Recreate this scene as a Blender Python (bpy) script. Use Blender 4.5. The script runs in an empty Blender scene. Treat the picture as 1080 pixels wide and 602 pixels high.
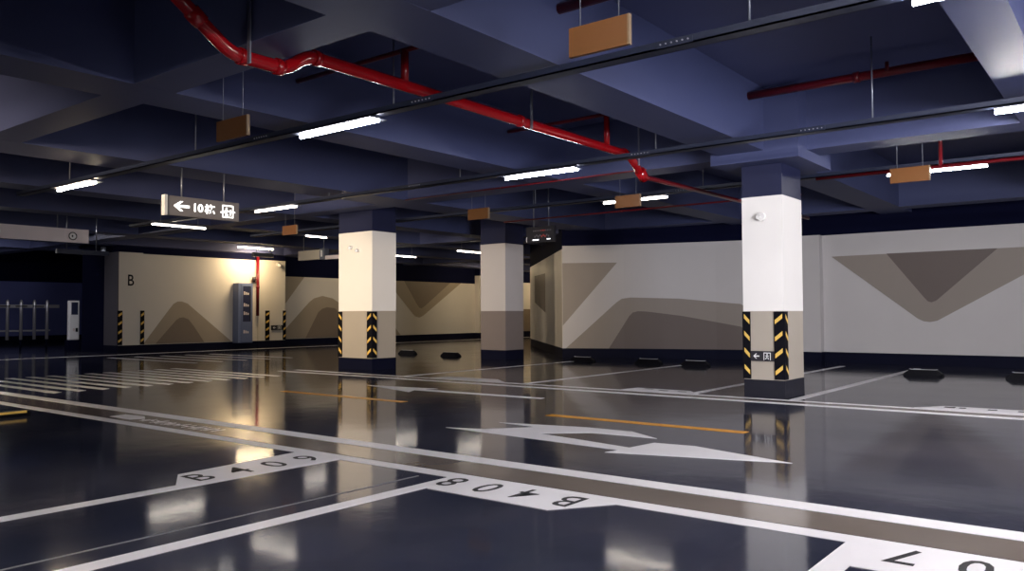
import bpy, math
from mathutils import Vector, Matrix
S = 1.1                                   # metres per layout unit (camera stands 1.1 m above the floor)
C = bpy.context.scene.collection
PI = math.pi

# ------------------------------------------------------------------ materials
def mat(name, col, rough=.5, metal=0, spec=.5, emit=None, estr=0, noise=0, nscale=6, bump=0, bscale=20, ior=1.45, coat=0):
    m = bpy.data.materials.new(name); m.use_nodes = True
    nt = m.node_tree; b = nt.nodes['Principled BSDF']
    b.inputs['Base Color'].default_value = (*col, 1)
    b.inputs['Roughness'].default_value = rough
    b.inputs['Metallic'].default_value = metal
    b.inputs['IOR'].default_value = ior
    b.inputs['Coat Weight'].default_value = coat
    if emit:
        b.inputs['Emission Color'].default_value = (*emit, 1)
        b.inputs['Emission Strength'].default_value = estr
    if noise or bump:
        tc = nt.nodes.new('ShaderNodeTexCoord')
        n = nt.nodes.new('ShaderNodeTexNoise'); n.inputs['Scale'].default_value = nscale
        n.inputs['Detail'].default_value = 5
        nt.links.new(tc.outputs['Object'], n.inputs['Vector'])
    if noise:
        mx = nt.nodes.new('ShaderNodeMix'); mx.data_type = 'RGBA'
        mx.inputs[6].default_value = (*[c*(1-noise) for c in col], 1)
        mx.inputs[7].default_value = (*[min(1, c*(1+noise)) for c in col], 1)
        nt.links.new(n.outputs['Fac'], mx.inputs[0]); nt.links.new(mx.outputs[2], b.inputs['Base Color'])
    if bump:
        n2 = nt.nodes.new('ShaderNodeTexNoise'); n2.inputs['Scale'].default_value = bscale
        nt.links.new(tc.outputs['Object'], n2.inputs['Vector'])
        bp = nt.nodes.new('ShaderNodeBump'); bp.inputs['Strength'].default_value = bump; bp.inputs['Distance'].default_value = .01
        nt.links.new(n2.outputs['Fac'], bp.inputs['Height']); nt.links.new(bp.outputs['Normal'], b.inputs['Normal'])
    return m

def floor_material():
    m = bpy.data.materials.new('polished_epoxy'); m.use_nodes = True
    nt = m.node_tree; b = nt.nodes['Principled BSDF']
    tc = nt.nodes.new('ShaderNodeTexCoord')
    n = nt.nodes.new('ShaderNodeTexNoise'); n.inputs['Scale'].default_value = .55; n.inputs['Detail'].default_value = 6
    nt.links.new(tc.outputs['Object'], n.inputs['Vector'])
    r = nt.nodes.new('ShaderNodeValToRGB')
    r.color_ramp.elements[0].position = .40; r.color_ramp.elements[0].color = (.026, .030, .052, 1)
    r.color_ramp.elements[1].position = .62; r.color_ramp.elements[1].color = (.062, .062, .085, 1)
    nt.links.new(n.outputs['Fac'], r.inputs['Fac']); nt.links.new(r.outputs['Color'], b.inputs['Base Color'])
    n2 = nt.nodes.new('ShaderNodeTexNoise'); n2.inputs['Scale'].default_value = 1.3; n2.inputs['Detail'].default_value = 4
    nt.links.new(tc.outputs['Object'], n2.inputs['Vector'])
    mr = nt.nodes.new('ShaderNodeMapRange'); mr.inputs['To Min'].default_value = .05; mr.inputs['To Max'].default_value = .13
    nt.links.new(n2.outputs['Fac'], mr.inputs['Value']); nt.links.new(mr.outputs['Result'], b.inputs['Roughness'])
    n3 = nt.nodes.new('ShaderNodeTexNoise'); n3.inputs['Scale'].default_value = 1.1; n3.inputs['Detail'].default_value = 2
    nt.links.new(tc.outputs['Object'], n3.inputs['Vector'])
    bp = nt.nodes.new('ShaderNodeBump'); bp.inputs['Strength'].default_value = .12; bp.inputs['Distance'].default_value = .02
    n4 = nt.nodes.new('ShaderNodeTexNoise'); n4.inputs['Scale'].default_value = 9; n4.inputs['Detail'].default_value = 3
    nt.links.new(tc.outputs['Object'], n4.inputs['Vector'])
    bp2 = nt.nodes.new('ShaderNodeBump'); bp2.inputs['Strength'].default_value = .05; bp2.inputs['Distance'].default_value = .006
    nt.links.new(n4.outputs['Fac'], bp2.inputs['Height']); nt.links.new(bp.outputs['Normal'], bp2.inputs['Normal'])
    nt.links.new(n3.outputs['Fac'], bp.inputs['Height']); nt.links.new(bp2.outputs['Normal'], b.inputs['Normal'])
    b.inputs['IOR'].default_value = 1.29
    return m

M = {}
M['floor'] = floor_material()
M['white_paint'] = mat('white_floor_paint', (.86, .84, .88), .3, noise=.06, nscale=3, ior=1.3)
M['band'] = mat('taupe_floor_band', (.18, .15, .13), .14, noise=.25, nscale=1.6, ior=1.29)
M['orange_paint'] = mat('orange_floor_paint', (.85, .38, .04), .3, noise=.08, nscale=3, ior=1.3)
M['joint'] = mat('pale_joint_filler', (.20, .20, .23), .3, noise=.3)
M['letter_black'] = mat('black_lettering', (.006, .006, .010), .5, ior=1.25)
M['ceil'] = mat('blue_ceiling_paint', (.070, .082, .185), .6, noise=.08, nscale=1.5, bump=.1, bscale=8)
M['beam'] = mat('blue_beam_paint', (.058, .070, .165), .6, noise=.06, nscale=1.2, bump=.08, bscale=9)
M['band_blue'] = mat('dark_blue_band_paint', (.013, .016, .052), .5, noise=.1, nscale=2)
M['navy'] = mat('navy_base_paint', (.004, .005, .018), .65, ior=1.2, noise=.15, nscale=3)
M['base_grey'] = mat('grey_column_base_paint', (.017, .017, .025), .5, ior=1.3, noise=.1, nscale=3)
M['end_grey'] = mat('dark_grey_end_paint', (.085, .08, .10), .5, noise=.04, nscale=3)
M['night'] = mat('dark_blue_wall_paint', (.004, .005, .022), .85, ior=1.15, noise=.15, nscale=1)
M['ramp'] = mat('dim_blue_ramp_paint', (.11, .13, .36), .6, noise=.2, nscale=.6)
M['wall'] = mat('cream_wall_paint', (.66, .62, .56), .5, noise=.03, nscale=2, bump=.05)
M['wall_grey'] = mat('pale_grey_wall_paint', (.56, .535, .535), .6, noise=.03, nscale=2, bump=.05)
M['tan'] = mat('tan_mural_paint', (.36, .30, .225), .5, noise=.04, nscale=2)
M['brown'] = mat('brown_mural_paint', (.21, .165, .125), .5, noise=.04, nscale=2)
M['taupe'] = mat('taupe_mural_paint', (.29, .25, .22), .5, noise=.04, nscale=2)
M['darktaupe'] = mat('dark_taupe_mural_paint', (.145, .115, .105), .5, noise=.04, nscale=2)
M['col_white'] = mat('white_column_paint', (.86, .83, .80), .42, noise=.02, nscale=3)
M['col_tan'] = mat('tan_column_paint', (.42, .37, .31), .45, noise=.04, nscale=3)
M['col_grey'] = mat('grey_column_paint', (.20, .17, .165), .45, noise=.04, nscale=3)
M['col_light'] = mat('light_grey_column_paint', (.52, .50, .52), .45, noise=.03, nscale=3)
M['rubber'] = mat('black_rubber', (.005, .005, .008), .55, ior=1.2, noise=.2, nscale=8)
M['yellow'] = mat('yellow_reflector', (.80, .52, .12), .35, noise=.1, nscale=10)
M['pale_strip'] = mat('pale_reflector_strip', (.75, .75, .75), .35, noise=.1)
M['red'] = mat('red_pipe_paint', (.34, .004, .008), .22, noise=.12, nscale=5, coat=.4)
M['dark_red'] = mat('deep_red_pipe_paint', (.14, .004, .009), .3, noise=.12, nscale=5)
M['galv'] = mat('galvanised_steel', (.30, .32, .38), .38, metal=.7, noise=.1)
M['tray'] = mat('dark_galvanised_trunking', (.022, .028, .055), .45, metal=.2, noise=.1)
M['bolt'] = mat('bright_bolt_steel', (.45, .45, .5), .3, metal=.5, noise=.05)
M['orange'] = mat('orange_board_face', (.155, .058, .012), .5, noise=.08, nscale=4)
M['board_edge'] = mat('board_edge_aluminium', (.22, .15, .09), .4, noise=.05)
M['sign_grey'] = mat('grey_sign_face', (.20, .18, .175), .4, noise=.04)
M['sign_lit'] = mat('backlit_sign_lettering', (.9, .9, .88), .4, emit=(1, .97, .9), estr=1.6, noise=.02)
M['sign_white'] = mat('white_sign_print', (.85, .85, .85), .4, noise=.02)
M['sign_dark'] = mat('charcoal_sign_face', (.022, .021, .027), .5, noise=.05)
M['header'] = mat('grey_header_board', (.78, .70, .72), .45, noise=.1, nscale=2)
M['header_dim'] = mat('faint_grey_print', (.14, .13, .15), .5, noise=.1)
M['cream'] = mat('cream_metal_box', (.62, .55, .43), .4, noise=.08, nscale=3)
M['cabinet'] = mat('blue_grey_cabinet_metal', (.15, .19, .33), .35, noise=.06)
M['cabinet_glass'] = mat('dark_cabinet_glass', (.035, .04, .09), .12, noise=.1)
M['kiosk'] = mat('white_kiosk_shell', (.92, .92, .97), .4, emit=(.8, .85, 1), estr=.0, noise=.03)
M['steel'] = mat('brushed_steel', (.55, .55, .62), .3, metal=.6, noise=.08)
M['plastic'] = mat('white_plastic', (.8, .78, .76), .4, noise=.03)
M['housing'] = mat('lamp_housing', (.10, .11, .15), .4, noise=.05)
LS = 1.0
M['lamp'] = mat('led_diffuser', (.9, .9, .9), .4, emit=(1.0, .97, .95), estr=40*LS, noise=.01)
M['lamp_warm'] = mat('warm_led_diffuser', (.9, .9, .85), .4, emit=(1.0, .76, .46), estr=35*LS, noise=.01)
M['lamp_dim'] = mat('dim_led_diffuser', (.9, .9, .9), .4, emit=(1.0, .90, .78), estr=11*LS, noise=.01)
M['lamp_strong'] = mat('bright_led_diffuser', (.9,.9,.9), .4, emit=(1.0,.95,.93), estr=230*LS, noise=.01)
M['lamp_fill'] = mat('yellow_fill_diffuser', (.9,.9,.9), .4, emit=(1.0,.76,.44), estr=120*LS, noise=.01)  # only on added lamps kept out of sight to brighten the far walls
M['lamp_mid'] = mat('cool_led_diffuser', (.9,.9,.9), .4, emit=(.97,.95,1.0), estr=58*LS, noise=.01)
M['lamp_amber'] = mat('soft_warm_led_diffuser', (.9,.9,.9), .4, emit=(1.0,.80,.58), estr=60*LS, noise=.01)
M['led_red'] = mat('red_led_text', (.3, .05, .05), .4, emit=(1, .15, .1), estr=.05, noise=.02)
M['led_white'] = mat('white_led_text', (.8, .8, .8), .4, emit=(.9, .92, 1), estr=1.1, noise=.02)

# ------------------------------------------------------------------ mesh builder (layout units)
class MB:
    def __init__(s): s.v = []; s.f = []; s.m = []; s.mats = []; s.smooth = []
    def mi(s, m):
        if m not in s.mats: s.mats.append(m)
        return s.mats.index(m)
    def face(s, pts, m, smooth=False):
        i = len(s.v); s.v += [tuple(p) for p in pts]
        s.f.append(tuple(range(i, i+len(pts)))); s.m.append(s.mi(m)); s.smooth.append(smooth)
    def box(s, x0, x1, y0, y1, z0, z1, m):
        i = len(s.v)
        s.v += [(x0,y0,z0),(x1,y0,z0),(x1,y1,z0),(x0,y1,z0),(x0,y0,z1),(x1,y0,z1),(x1,y1,z1),(x0,y1,z1)]
        for f in ((0,3,2,1),(4,5,6,7),(0,1,5,4),(1,2,6,5),(2,3,7,6),(3,0,4,7)):
            s.f.append(tuple(i+k for k in f)); s.m.append(s.mi(m)); s.smooth.append(False)
        return s
    def obox(s, o, ex, ey, ez, lx, ly, lz, m):
        """box centred on o with unit axes ex, ey, ez and full sizes"""
        o = Vector(o); ex = Vector(ex)*lx/2; ey = Vector(ey)*ly/2; ez = Vector(ez)*lz/2
        i = len(s.v)
        for a, b, c in ((-1,-1,-1),(1,-1,-1),(1,1,-1),(-1,1,-1),(-1,-1,1),(1,-1,1),(1,1,1),(-1,1,1)):
            s.v.append(tuple(o+ex*a+ey*b+ez*c))
        for f in ((0,3,2,1),(4,5,6,7),(0,1,5,4),(1,2,6,5),(2,3,7,6),(3,0,4,7)):
            s.f.append(tuple(i+k for k in f)); s.m.append(s.mi(m)); s.smooth.append(False)
        return s
    def prism(s, poly, z0, z1, m):
        n = len(poly); i = len(s.v)
        a = sum(poly[k][0]*poly[(k+1)%n][1]-poly[(k+1)%n][0]*poly[k][1] for k in range(n))
        if a < 0: poly = poly[::-1]
        s.v += [(x,y,z0) for x,y in poly]+[(x,y,z1) for x,y in poly]
        s.f.append(tuple(i+k for k in range(n))[::-1]); s.f.append(tuple(i+n+k for k in range(n)))
        for k in range(n): s.f.append((i+k, i+(k+1)%n, i+n+(k+1)%n, i+n+k))
        for _ in range(n+2): s.m.append(s.mi(m)); s.smooth.append(False)
        return s
    def tube(s, pts, r, m, n=14, cap=True):
        pts = [Vector(p) for p in pts]; rings = []
        rr = r if isinstance(r, (list, tuple)) else [r]*len(pts)
        up = None
        for k, p in enumerate(pts):
            t = (pts[min(k+1, len(pts)-1)]-pts[max(k-1, 0)]).normalized()
            if up is None:
                up = Vector((0,0,1)) if abs(t.z) < .9 else Vector((1,0,0))
            a = (up - t*up.dot(t)).normalized(); up = a; b = t.cross(a)
            i = len(s.v)
            for j in range(n):
                c, d = math.cos(2*PI*j/n), math.sin(2*PI*j/n)
                s.v.append(tuple(p+(a*c+b*d)*rr[k]))
            rings.append(i)
        mi = s.mi(m)
        for k in range(len(pts)-1):
            for j in range(n):
                a, b = rings[k]+j, rings[k]+(j+1)%n; c, d = rings[k+1]+(j+1)%n, rings[k+1]+j
                s.f.append((a, b, c, d)); s.m.append(mi); s.smooth.append(True)
        if cap:
            s.f.append(tuple(rings[0]+j for j in range(n))[::-1]); s.m.append(mi); s.smooth.append(False)
            s.f.append(tuple(rings[-1]+j for j in range(n))); s.m.append(mi); s.smooth.append(False)
        return s
    def add(s, verts, faces, m, smooth=False):
        i = len(s.v); s.v += [tuple(v) for v in verts]
        for f in faces: s.f.append(tuple(i+k for k in f)); s.m.append(s.mi(m)); s.smooth.append(smooth)
        return s
    def build(s, name, parent=None, bevel=0):
        org = Vector(parent['_o']) if parent is not None and '_o' in parent else Vector((0,0,0))
        me = bpy.data.meshes.new(name)
        me.from_pydata([tuple((Vector(v)-org)*S) for v in s.v], [], s.f)
        for mm in s.mats: me.materials.append(M[mm])
        for p, k, sm in zip(me.polygons, s.m, s.smooth): p.material_index = k; p.use_smooth = sm
        me.update()
        o = bpy.data.objects.new(name, me); C.objects.link(o)
        if parent is not None: o.parent = parent
        if bevel:
            b = o.modifiers.new('bevel', 'BEVEL'); b.width = bevel; b.segments = 2; b.limit_method = 'ANGLE'
        if parent is not None and '_o' in parent: o['_o'] = list(org)
        return o

def tag(o, label, cat, group=None):
    o['label'] = label; o['category'] = cat
    if group: o['group'] = group
    return o
def struct(o): o['kind'] = 'structure'; return o
def thing(name, loc, label, cat, group=None):
    o = bpy.data.objects.new(name, None); C.objects.link(o)
    o.location = Vector(loc)*S; o['_o'] = list(loc)
    return tag(o, label, cat, group)
def single(o, label, cat, group=None):
    """a one-mesh thing: put its origin at its base"""
    me = o.data; vs = [v.co for v in me.vertices]
    c = Vector(((min(v.x for v in vs)+max(v.x for v in vs))/2, (min(v.y for v in vs)+max(v.y for v in vs))/2, min(v.z for v in vs)))
    for v in me.vertices: v.co -= c
    o.location = c
    return tag(o, label, cat, group)
def dup(root, delta, label, group=None):
    r = root.copy(); C.objects.link(r); r.location = root.location + Vector(delta)*S
    r['label'] = label
    if group: r['group'] = group
    for ch in list(root.children):
        c = ch.copy(); C.objects.link(c); c.parent = r
        for g in list(ch.children):
            d = g.copy(); C.objects.link(d); d.parent = c
    return r

_tc = {}
def text_geo(body, bold=0.0):
    """glyph outlines as (verts, faces) in em units, left-bottom at origin; also returns width and height"""
    k = (body, bold)
    if k in _tc: return _tc[k]
    cu = bpy.data.curves.new('lettering', 'FONT'); cu.body = body; cu.size = 1; cu.offset = bold; cu.resolution_u = 3
    ob = bpy.data.objects.new('lettering', cu); C.objects.link(ob)
    dg = bpy.context.evaluated_depsgraph_get(); dg.update()
    me = ob.evaluated_get(dg).to_mesh()
    vs = [v.co.copy() for v in me.vertices]; fs = [tuple(p.vertices) for p in me.polygons]
    ob.evaluated_get(dg).to_mesh_clear(); C.objects.unlink(ob); bpy.data.objects.remove(ob); bpy.data.curves.remove(cu)
    x0 = min(v.x for v in vs); y0 = min(v.y for v in vs); x1 = max(v.x for v in vs); y1 = max(v.y for v in vs)
    _tc[k] = ([(v.x-x0, v.y-y0) for v in vs], fs, x1-x0, y1-y0)
    return _tc[k]
def put_text(mb, body, o, ex, ey, w, h, m, bold=0.0):
    """fit the lettering into w x h from corner o along axes ex, ey"""
    vs, fs, W, H = text_geo(body, bold); o = Vector(o); ex = Vector(ex); ey = Vector(ey)
    mb.add([o+ex*(x/W*w)+ey*(y/H*h) for x, y in vs], fs, m)
def put_poly(mb, pts, o, ex, ey, m, sx=1, sy=1):
    o = Vector(o); ex = Vector(ex); ey = Vector(ey)
    mb.face([o+ex*(x*sx)+ey*(y*sy) for x, y in pts], m)

# strokes in a unit box
def stroke(a, b, w):
    a = Vector((*a,)); b = Vector((*b,)); d = (b-a).normalized(); n = Vector((-d.y, d.x))*w/2
    return [tuple(a+n), tuple(a-n), tuple(b-n), tuple(b+n)]
def put_strokes(mb, segs, w, o, ex, ey, m, sx, sy):
    for a, b in segs:
        a2 = (a[0]*sx, a[1]*sy); b2 = (b[0]*sx, b[1]*sy)
        put_poly(mb, [tuple(q) for q in stroke(a2, b2, w)], o, ex, ey, m)
ARROW_L = [(0,.5),(.42,1),(.6,1),(.30,.62),(1,.62),(1,.38),(.30,.38),(.6,0),(.42,0)]
def exit_icon(mb, o, ex, ey, w, h, m):
    t = .10
    for q in ([(0,0),(t,0),(t,1),(0,1)], [(1-t,0),(1,0),(1,1),(1-t,1)], [(t,1-t),(1-t,1-t),(1-t,1),(t,1)]):
        put_poly(mb, q, o, ex, ey, m, w, h)
    put_poly(mb, [(.50+.09*math.cos(a*PI/4), .78+.09*math.sin(a*PI/4)) for a in range(8)], o, ex, ey, m, w, h)
    put_strokes(mb, [((.50,.66),(.46,.38)), ((.50,.64),(.30,.52)), ((.50,.62),(.72,.50)), ((.46,.38),(.26,.12)), ((.46,.38),(.66,.28)), ((.66,.28),(.66,.08))], .10*w, o, ex, ey, m, w, h)

# ------------------------------------------------------------------ the room
Z_SLAB, Z_BEAM = 3.6, 2.87
b = MB(); b.face([(-36,-9,0),(9,-9,0),(9,34.2,0),(-36,34.2,0)], 'floor'); b.v += []; fl = b.build('floor'); struct(fl)
sm = fl.modifiers.new('solid', 'SOLIDIFY'); sm.thickness = .1; sm.offset = -1
b = MB(); b.box(-36,9,-9,34.2,Z_SLAB,Z_SLAB+.15,'ceil'); struct(b.build('ceiling'))

YB = [(-24.9,-24.3),(-21.9,-21.3),(-18.9,-18.35),(-15.9,-15.35),(-13.1,-12.55),(-10.3,-9.55),(-6.95,-6.41),(-4.00,-3.45),(-.95,-.62),(2.0,2.55)]
XB = [(-6.1,-5.6),(-2.9,-2.4),(3.24,3.60),(9.42,9.86),(15.6,16.05),(21.8,22.3),(28,28.5)]
for k, (a, c) in enumerate(YB):
    struct(MB().box(a, c, -9, 34.2, Z_BEAM, Z_SLAB, 'beam').build('ceiling_beam'))
for k, (a, c) in enumerate(XB):
    struct(MB().box(-36, 9, a, c, Z_BEAM+.001, Z_SLAB, 'beam').build('ceiling_beam'))

# walls -------------------------------------------------------------
def clip(poly, s0, s1):
    for sgn, lim in ((1, s0), (-1, -s1)):
        out = []
        for i in range(len(poly)):
            p, q = poly[i], poly[(i+1) % len(poly)]
            dp, dq = sgn*p[0]-lim, sgn*q[0]-lim
            if dp >= 0: out.append(p)
            if (dp > 0) != (dq > 0) and dp != dq:
                t = dp/(dp-dq); out.append((p[0]+(q[0]-p[0])*t, p[1]+(q[1]-p[1])*t))
        poly = out
        if len(poly) < 3: return []
    return poly
def wall_band(mb, line, bands, shapes, thick=.25):
    """a wall standing along a plan polyline (its painted face on the right-hand side), painted in height bands,
    with mural shapes given as (distance along the wall, height)"""
    # offset polyline
    P = [Vector(p) for p in line]; N = []
    for k in range(len(P)):
        d = Vector((0,0))
        if k > 0: d += (P[k]-P[k-1]).normalized()
        if k < len(P)-1: d += (P[k+1]-P[k]).normalized()
        d.normalize(); N.append(Vector((-d.y, d.x)))          # away from the viewer
    s = 0
    for k in range(len(P)-1):
        a, c = P[k], P[k+1]; L = (c-a).length; e = (c-a)/L
        a2, c2 = a+N[k]*thick, c+N[k+1]*thick
        for z0, z1, m in bands:
            mb.face([(a.x,a.y,z0),(c.x,c.y,z0),(c.x,c.y,z1),(a.x,a.y,z1)], m)
            mb.face([(c2.x,c2.y,z0),(a2.x,a2.y,z0),(a2.x,a2.y,z1),(c2.x,c2.y,z1)], m)
            if k == 0: mb.face([(a2.x,a2.y,z0),(a.x,a.y,z0),(a.x,a.y,z1),(a2.x,a2.y,z1)], m)
            if k == len(P)-2: mb.face([(c.x,c.y,z0),(c2.x,c2.y,z0),(c2.x,c2.y,z1),(c.x,c.y,z1)], m)
        for lay, (pts, m) in enumerate(shapes):
            q = clip(list(pts), s, s+L)
            if q:
                w = [Vector((a.x+e.x*(u-s), a.y+e.y*(u-s))) - N[k]*.004*(lay*.6+1) for u, z in q]
                mb.face([(v.x, v.y, z) for v, (u, z) in zip(w, q)], m)
        s += L
    return mb
def flip(pts, x0=0): return [(u-x0, z) for u, z in pts]
def rounded(pts, idx, n=5):
    return pts

# right-hand back wall: curved piece, then straight
XR = 6.0
line = [(-10.46,15.22),(-9.8,15.53),(-9.2,15.8),(-8.6,16.02),(-8.05,16.2),(-7.3,16.43),(-6.6,16.6),(XR,16.6)]
s_of = 0; 
for p, q in zip(line[:-1], line[1:-1]): s_of += math.dist(p, q)
def sx(x): return s_of + (x+6.6)
shapes = [
 ([(0.0,2.14),(1.24,2.13),(0.0,.72)], 'taupe'),
 ([(.07,.21),(1.22,1.24),(1.34,1.32),(1.53,1.345),(2.6,1.31),(3.9,1.18),(4.3,.95),(5.25,.21)], 'taupe'),
 ([(1.04,.21),(1.50,.93),(1.58,1.01),(1.70,1.04),(1.9,1.03),(2.67,.93),(3.9,.70),(4.6,.21)], 'darktaupe'),
 ([(sx(-4.93),2.10),(sx(-3.38),.865),(sx(-3.29),.82),(sx(-3.18),.805),(sx(-3.06),.83),(sx(-1.30),1.86),(sx(-.9),2.12)], 'taupe'),
 ([(sx(-3.91),2.11),(sx(-3.27),1.26),(sx(-3.21),1.19),(sx(-3.15),1.17),(sx(-3.07),1.20),(sx(-2.07),2.115)], 'darktaupe'),
 ([(sx(1.6),.21),(sx(2.9),1.35),(sx(3.1),1.4),(sx(4.9),.21)], 'taupe'),
]
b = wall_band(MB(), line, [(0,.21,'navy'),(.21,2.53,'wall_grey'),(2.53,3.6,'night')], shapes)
b.box(-5.50,-5.10,16.40,16.6,.21,2.53,'wall_grey'); b.box(-5.50,-5.10,16.40,16.6,0,.21,'navy')
struct(b.build('wall_back'))
# its return, running away behind the middle column
line = [(-15.4,20.6),(-10.48,15.23)]
L = math.dist(*line)
shapes = [([(L-u, z) for u, z in ((5.9,2.12),(3.2,2.07),(3.2,1.02),(5.85,1.33))], 'darktaupe'),
          ]
b = wall_band(MB(), line, [(0,.21,'navy'),(.21,2.46,'wall'),(2.46,3.6,'night')], shapes)
struct(b.build('wall_return'))
# wall with the letter B, running along Y (viewer on its +X side)
XW = -21.6
def wy(pts, y0): return [(u-y0, z) for u, z in pts]
y0, y1 = 10.56, 15.86
shapes = [
 (wy([(11.25,.21),(12.02,1.20),(12.12,1.32),(12.24,1.385),(12.37,1.39),(12.55,1.33),(13.97,.21)], y0), 'tan'),
 (wy([(11.60,.21),(12.20,.86),(12.30,.925),(12.42,.94),(12.58,.88),(12.75,.68),(13.08,.21)], y0), 'brown')]
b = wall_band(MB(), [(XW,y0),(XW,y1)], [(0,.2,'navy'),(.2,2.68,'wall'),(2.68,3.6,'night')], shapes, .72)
b.box(XW-.01,XW+.03,y0-.004,y0+.66,.2,2.70,'wall'); b.box(XW-.01,XW+.03,14.87,y1,.2,2.70,'wall')
b.box(XW-.01,XW+.03,y0-.004,y0+.66,0,.2,'navy'); b.box(XW-.01,XW+.03,14.87,y1,0,.2,'navy')
struct(b.build('wall_left'))
t = MB(); put_text(t, 'B', (XW+.035,10.80,1.80), (0,1,0), (0,0,1), .17, .30, 'letter_black', .012)
tag(t.build('wall_letter'), 'black letter B painted high on the cream wall beside the gate', 'lettering')
# grey end face and the dark pier left of it
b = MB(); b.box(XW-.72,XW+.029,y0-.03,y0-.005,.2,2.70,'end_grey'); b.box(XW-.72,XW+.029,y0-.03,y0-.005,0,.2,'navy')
struct(b.build('trim_1'))
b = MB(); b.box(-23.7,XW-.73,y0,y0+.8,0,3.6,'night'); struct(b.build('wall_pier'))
# far left back wall
XF = -22.35
y0, y1 = 15.86, 26.0
dy = lambda u: u-y0
shapes = [
 (wy([(15.9,2.26),(17.2,2.26),(16.0,.85),(15.9,.80)], y0), 'tan'),
 (wy([(16.1,.21),(17.40,1.42),(17.6,1.55),(17.96,1.64),(18.4,1.56),(18.9,1.3),(20.6,.21)], y0), 'tan'),
 (wy([(17.25,.21),(17.78,1.08),(17.95,1.2),(18.15,1.25),(18.5,1.22),(18.7,1.05),(19.3,.21)], y0), 'brown'),
 (wy([(20.7,2.26),(21.37,1.87),(22.30,1.02),(22.45,.91),(22.67,.86),(22.88,.93),(25.10,2.26)], y0), 'tan'),
 (wy([(21.85,2.26),(22.52,1.4),(22.66,1.25),(22.79,1.22),(22.99,1.32),(24.45,2.26)], y0), 'brown'),
 (wy([(20.9,1.0),(21.31,.58),(21.65,.21),(20.9,.21)], y0), 'tan')]
b = wall_band(MB(), [(XF,y0),(XF,y1)], [(0,.2,'navy'),(.2,2.26,'wall'),(2.26,3.6,'night')], shapes)
b.box(XF,XF+.25,26.0,26.5,.2,2.6,'wall'); b.box(XF,XF+.25,26.0,26.5,0,.2,'navy'); b.box(XF,XF+.25,26.0,26.5,2.6,3.6,'night')
b = wall_band(b, [(XF,26.5),(XF,34)], [(0,.2,'navy'),(.2,2.4,'wall'),(2.4,3.6,'night')], [([(.8,.2),(2.0,1.2),(4,1.2),(5,.2)],'brown')])
struct(b.build('wall_far'))
b = wall_band(MB(), [(-36,34),(9,34)], [(0,.2,'navy'),(.2,2.4,'wall'),(2.4,3.6,'night')], []); struct(b.build('wall_end'))
# entrance recess on the left: dim blue walls behind the gate
b = wall_band(MB(), [(-33.5,-9),(-33.5,15.8)], [(0,.25,'navy'),(.25,2.3,'ramp'),(2.3,3.6,'night')], []); struct(b.build('wall_ramp'))
b = MB(); b.box(-33.5,-23.7,15.2,15.5,0,2.3,'ramp'); b.box(-33.5,-23.7,15.2,15.5,2.3,3.6,'night'); struct(b.build('wall_recess'))
# sides behind the camera
b = MB(); b.box(5.75,5.95,-9,16.59,0,.21,'navy'); b.box(5.75,5.95,-9,16.59,.21,2.5,'wall_grey'); b.box(5.75,5.95,-9,16.59,2.5,3.6,'night'); struct(b.build('wall_right'))
b = MB(); b.box(-36,8.8,-8.9,-8.7,0,.21,'navy'); b.box(-36,8.8,-8.9,-8.7,.21,2.5,'wall_grey'); b.box(-36,8.8,-8.9,-8.7,2.5,3.6,'night'); struct(b.build('wall_front'))

# ------------------------------------------------------------------ columns
def column(x0, x1, y0, y1, zb, zw, top, low, base, label, cap=None):
    t = thing('column', ((x0+x1)/2, (y0+y1)/2, 0), label, 'column')
    b = MB(); b.box(x0-.004,x1+.004,y0-.004,y1+.004,0,.206,base); b.build('base', t)
    b = MB(); b.box(x0,x1,y0,y1,.206,zb,low); b.build('lower_shaft', t)
    b = MB(); b.box(x0-.003,x1+.003,y0-.003,y1+.003,zb,zw,top); b.build('shaft', t)
    b = MB(); b.box(x0,x1,y0,y1,zw,Z_SLAB if not cap else 2.75,'band_blue'); b.build('upper_shaft', t)
    if cap:
        b = MB(); b.box(cap[0],cap[1],cap[2],cap[3],2.755,2.935,'beam'); b.box(cap[1]-.62,cap[1],cap[2]+.02,9.60,2.935,Z_SLAB-.002,'beam')
        b.build('capital', t)
    return t
column(-3.82,-3.335,9.38,10.04,1.015,2.375,'col_white','col_tan','base_grey','white column with tan foot and exit sign, nearest on the right', (-4.10,-3.05,9.12,10.30))
column(-11.84,-10.935,9.9,10.48,1.06,2.50,'col_white','col_tan','navy','wide white and tan column left of centre, between gate wall and middle column')
column(-11.645,-10.95,13.75,14.39,1.058,2.53,'col_light','col_grey','navy','grey column in the middle distance beside the wall corner')

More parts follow.
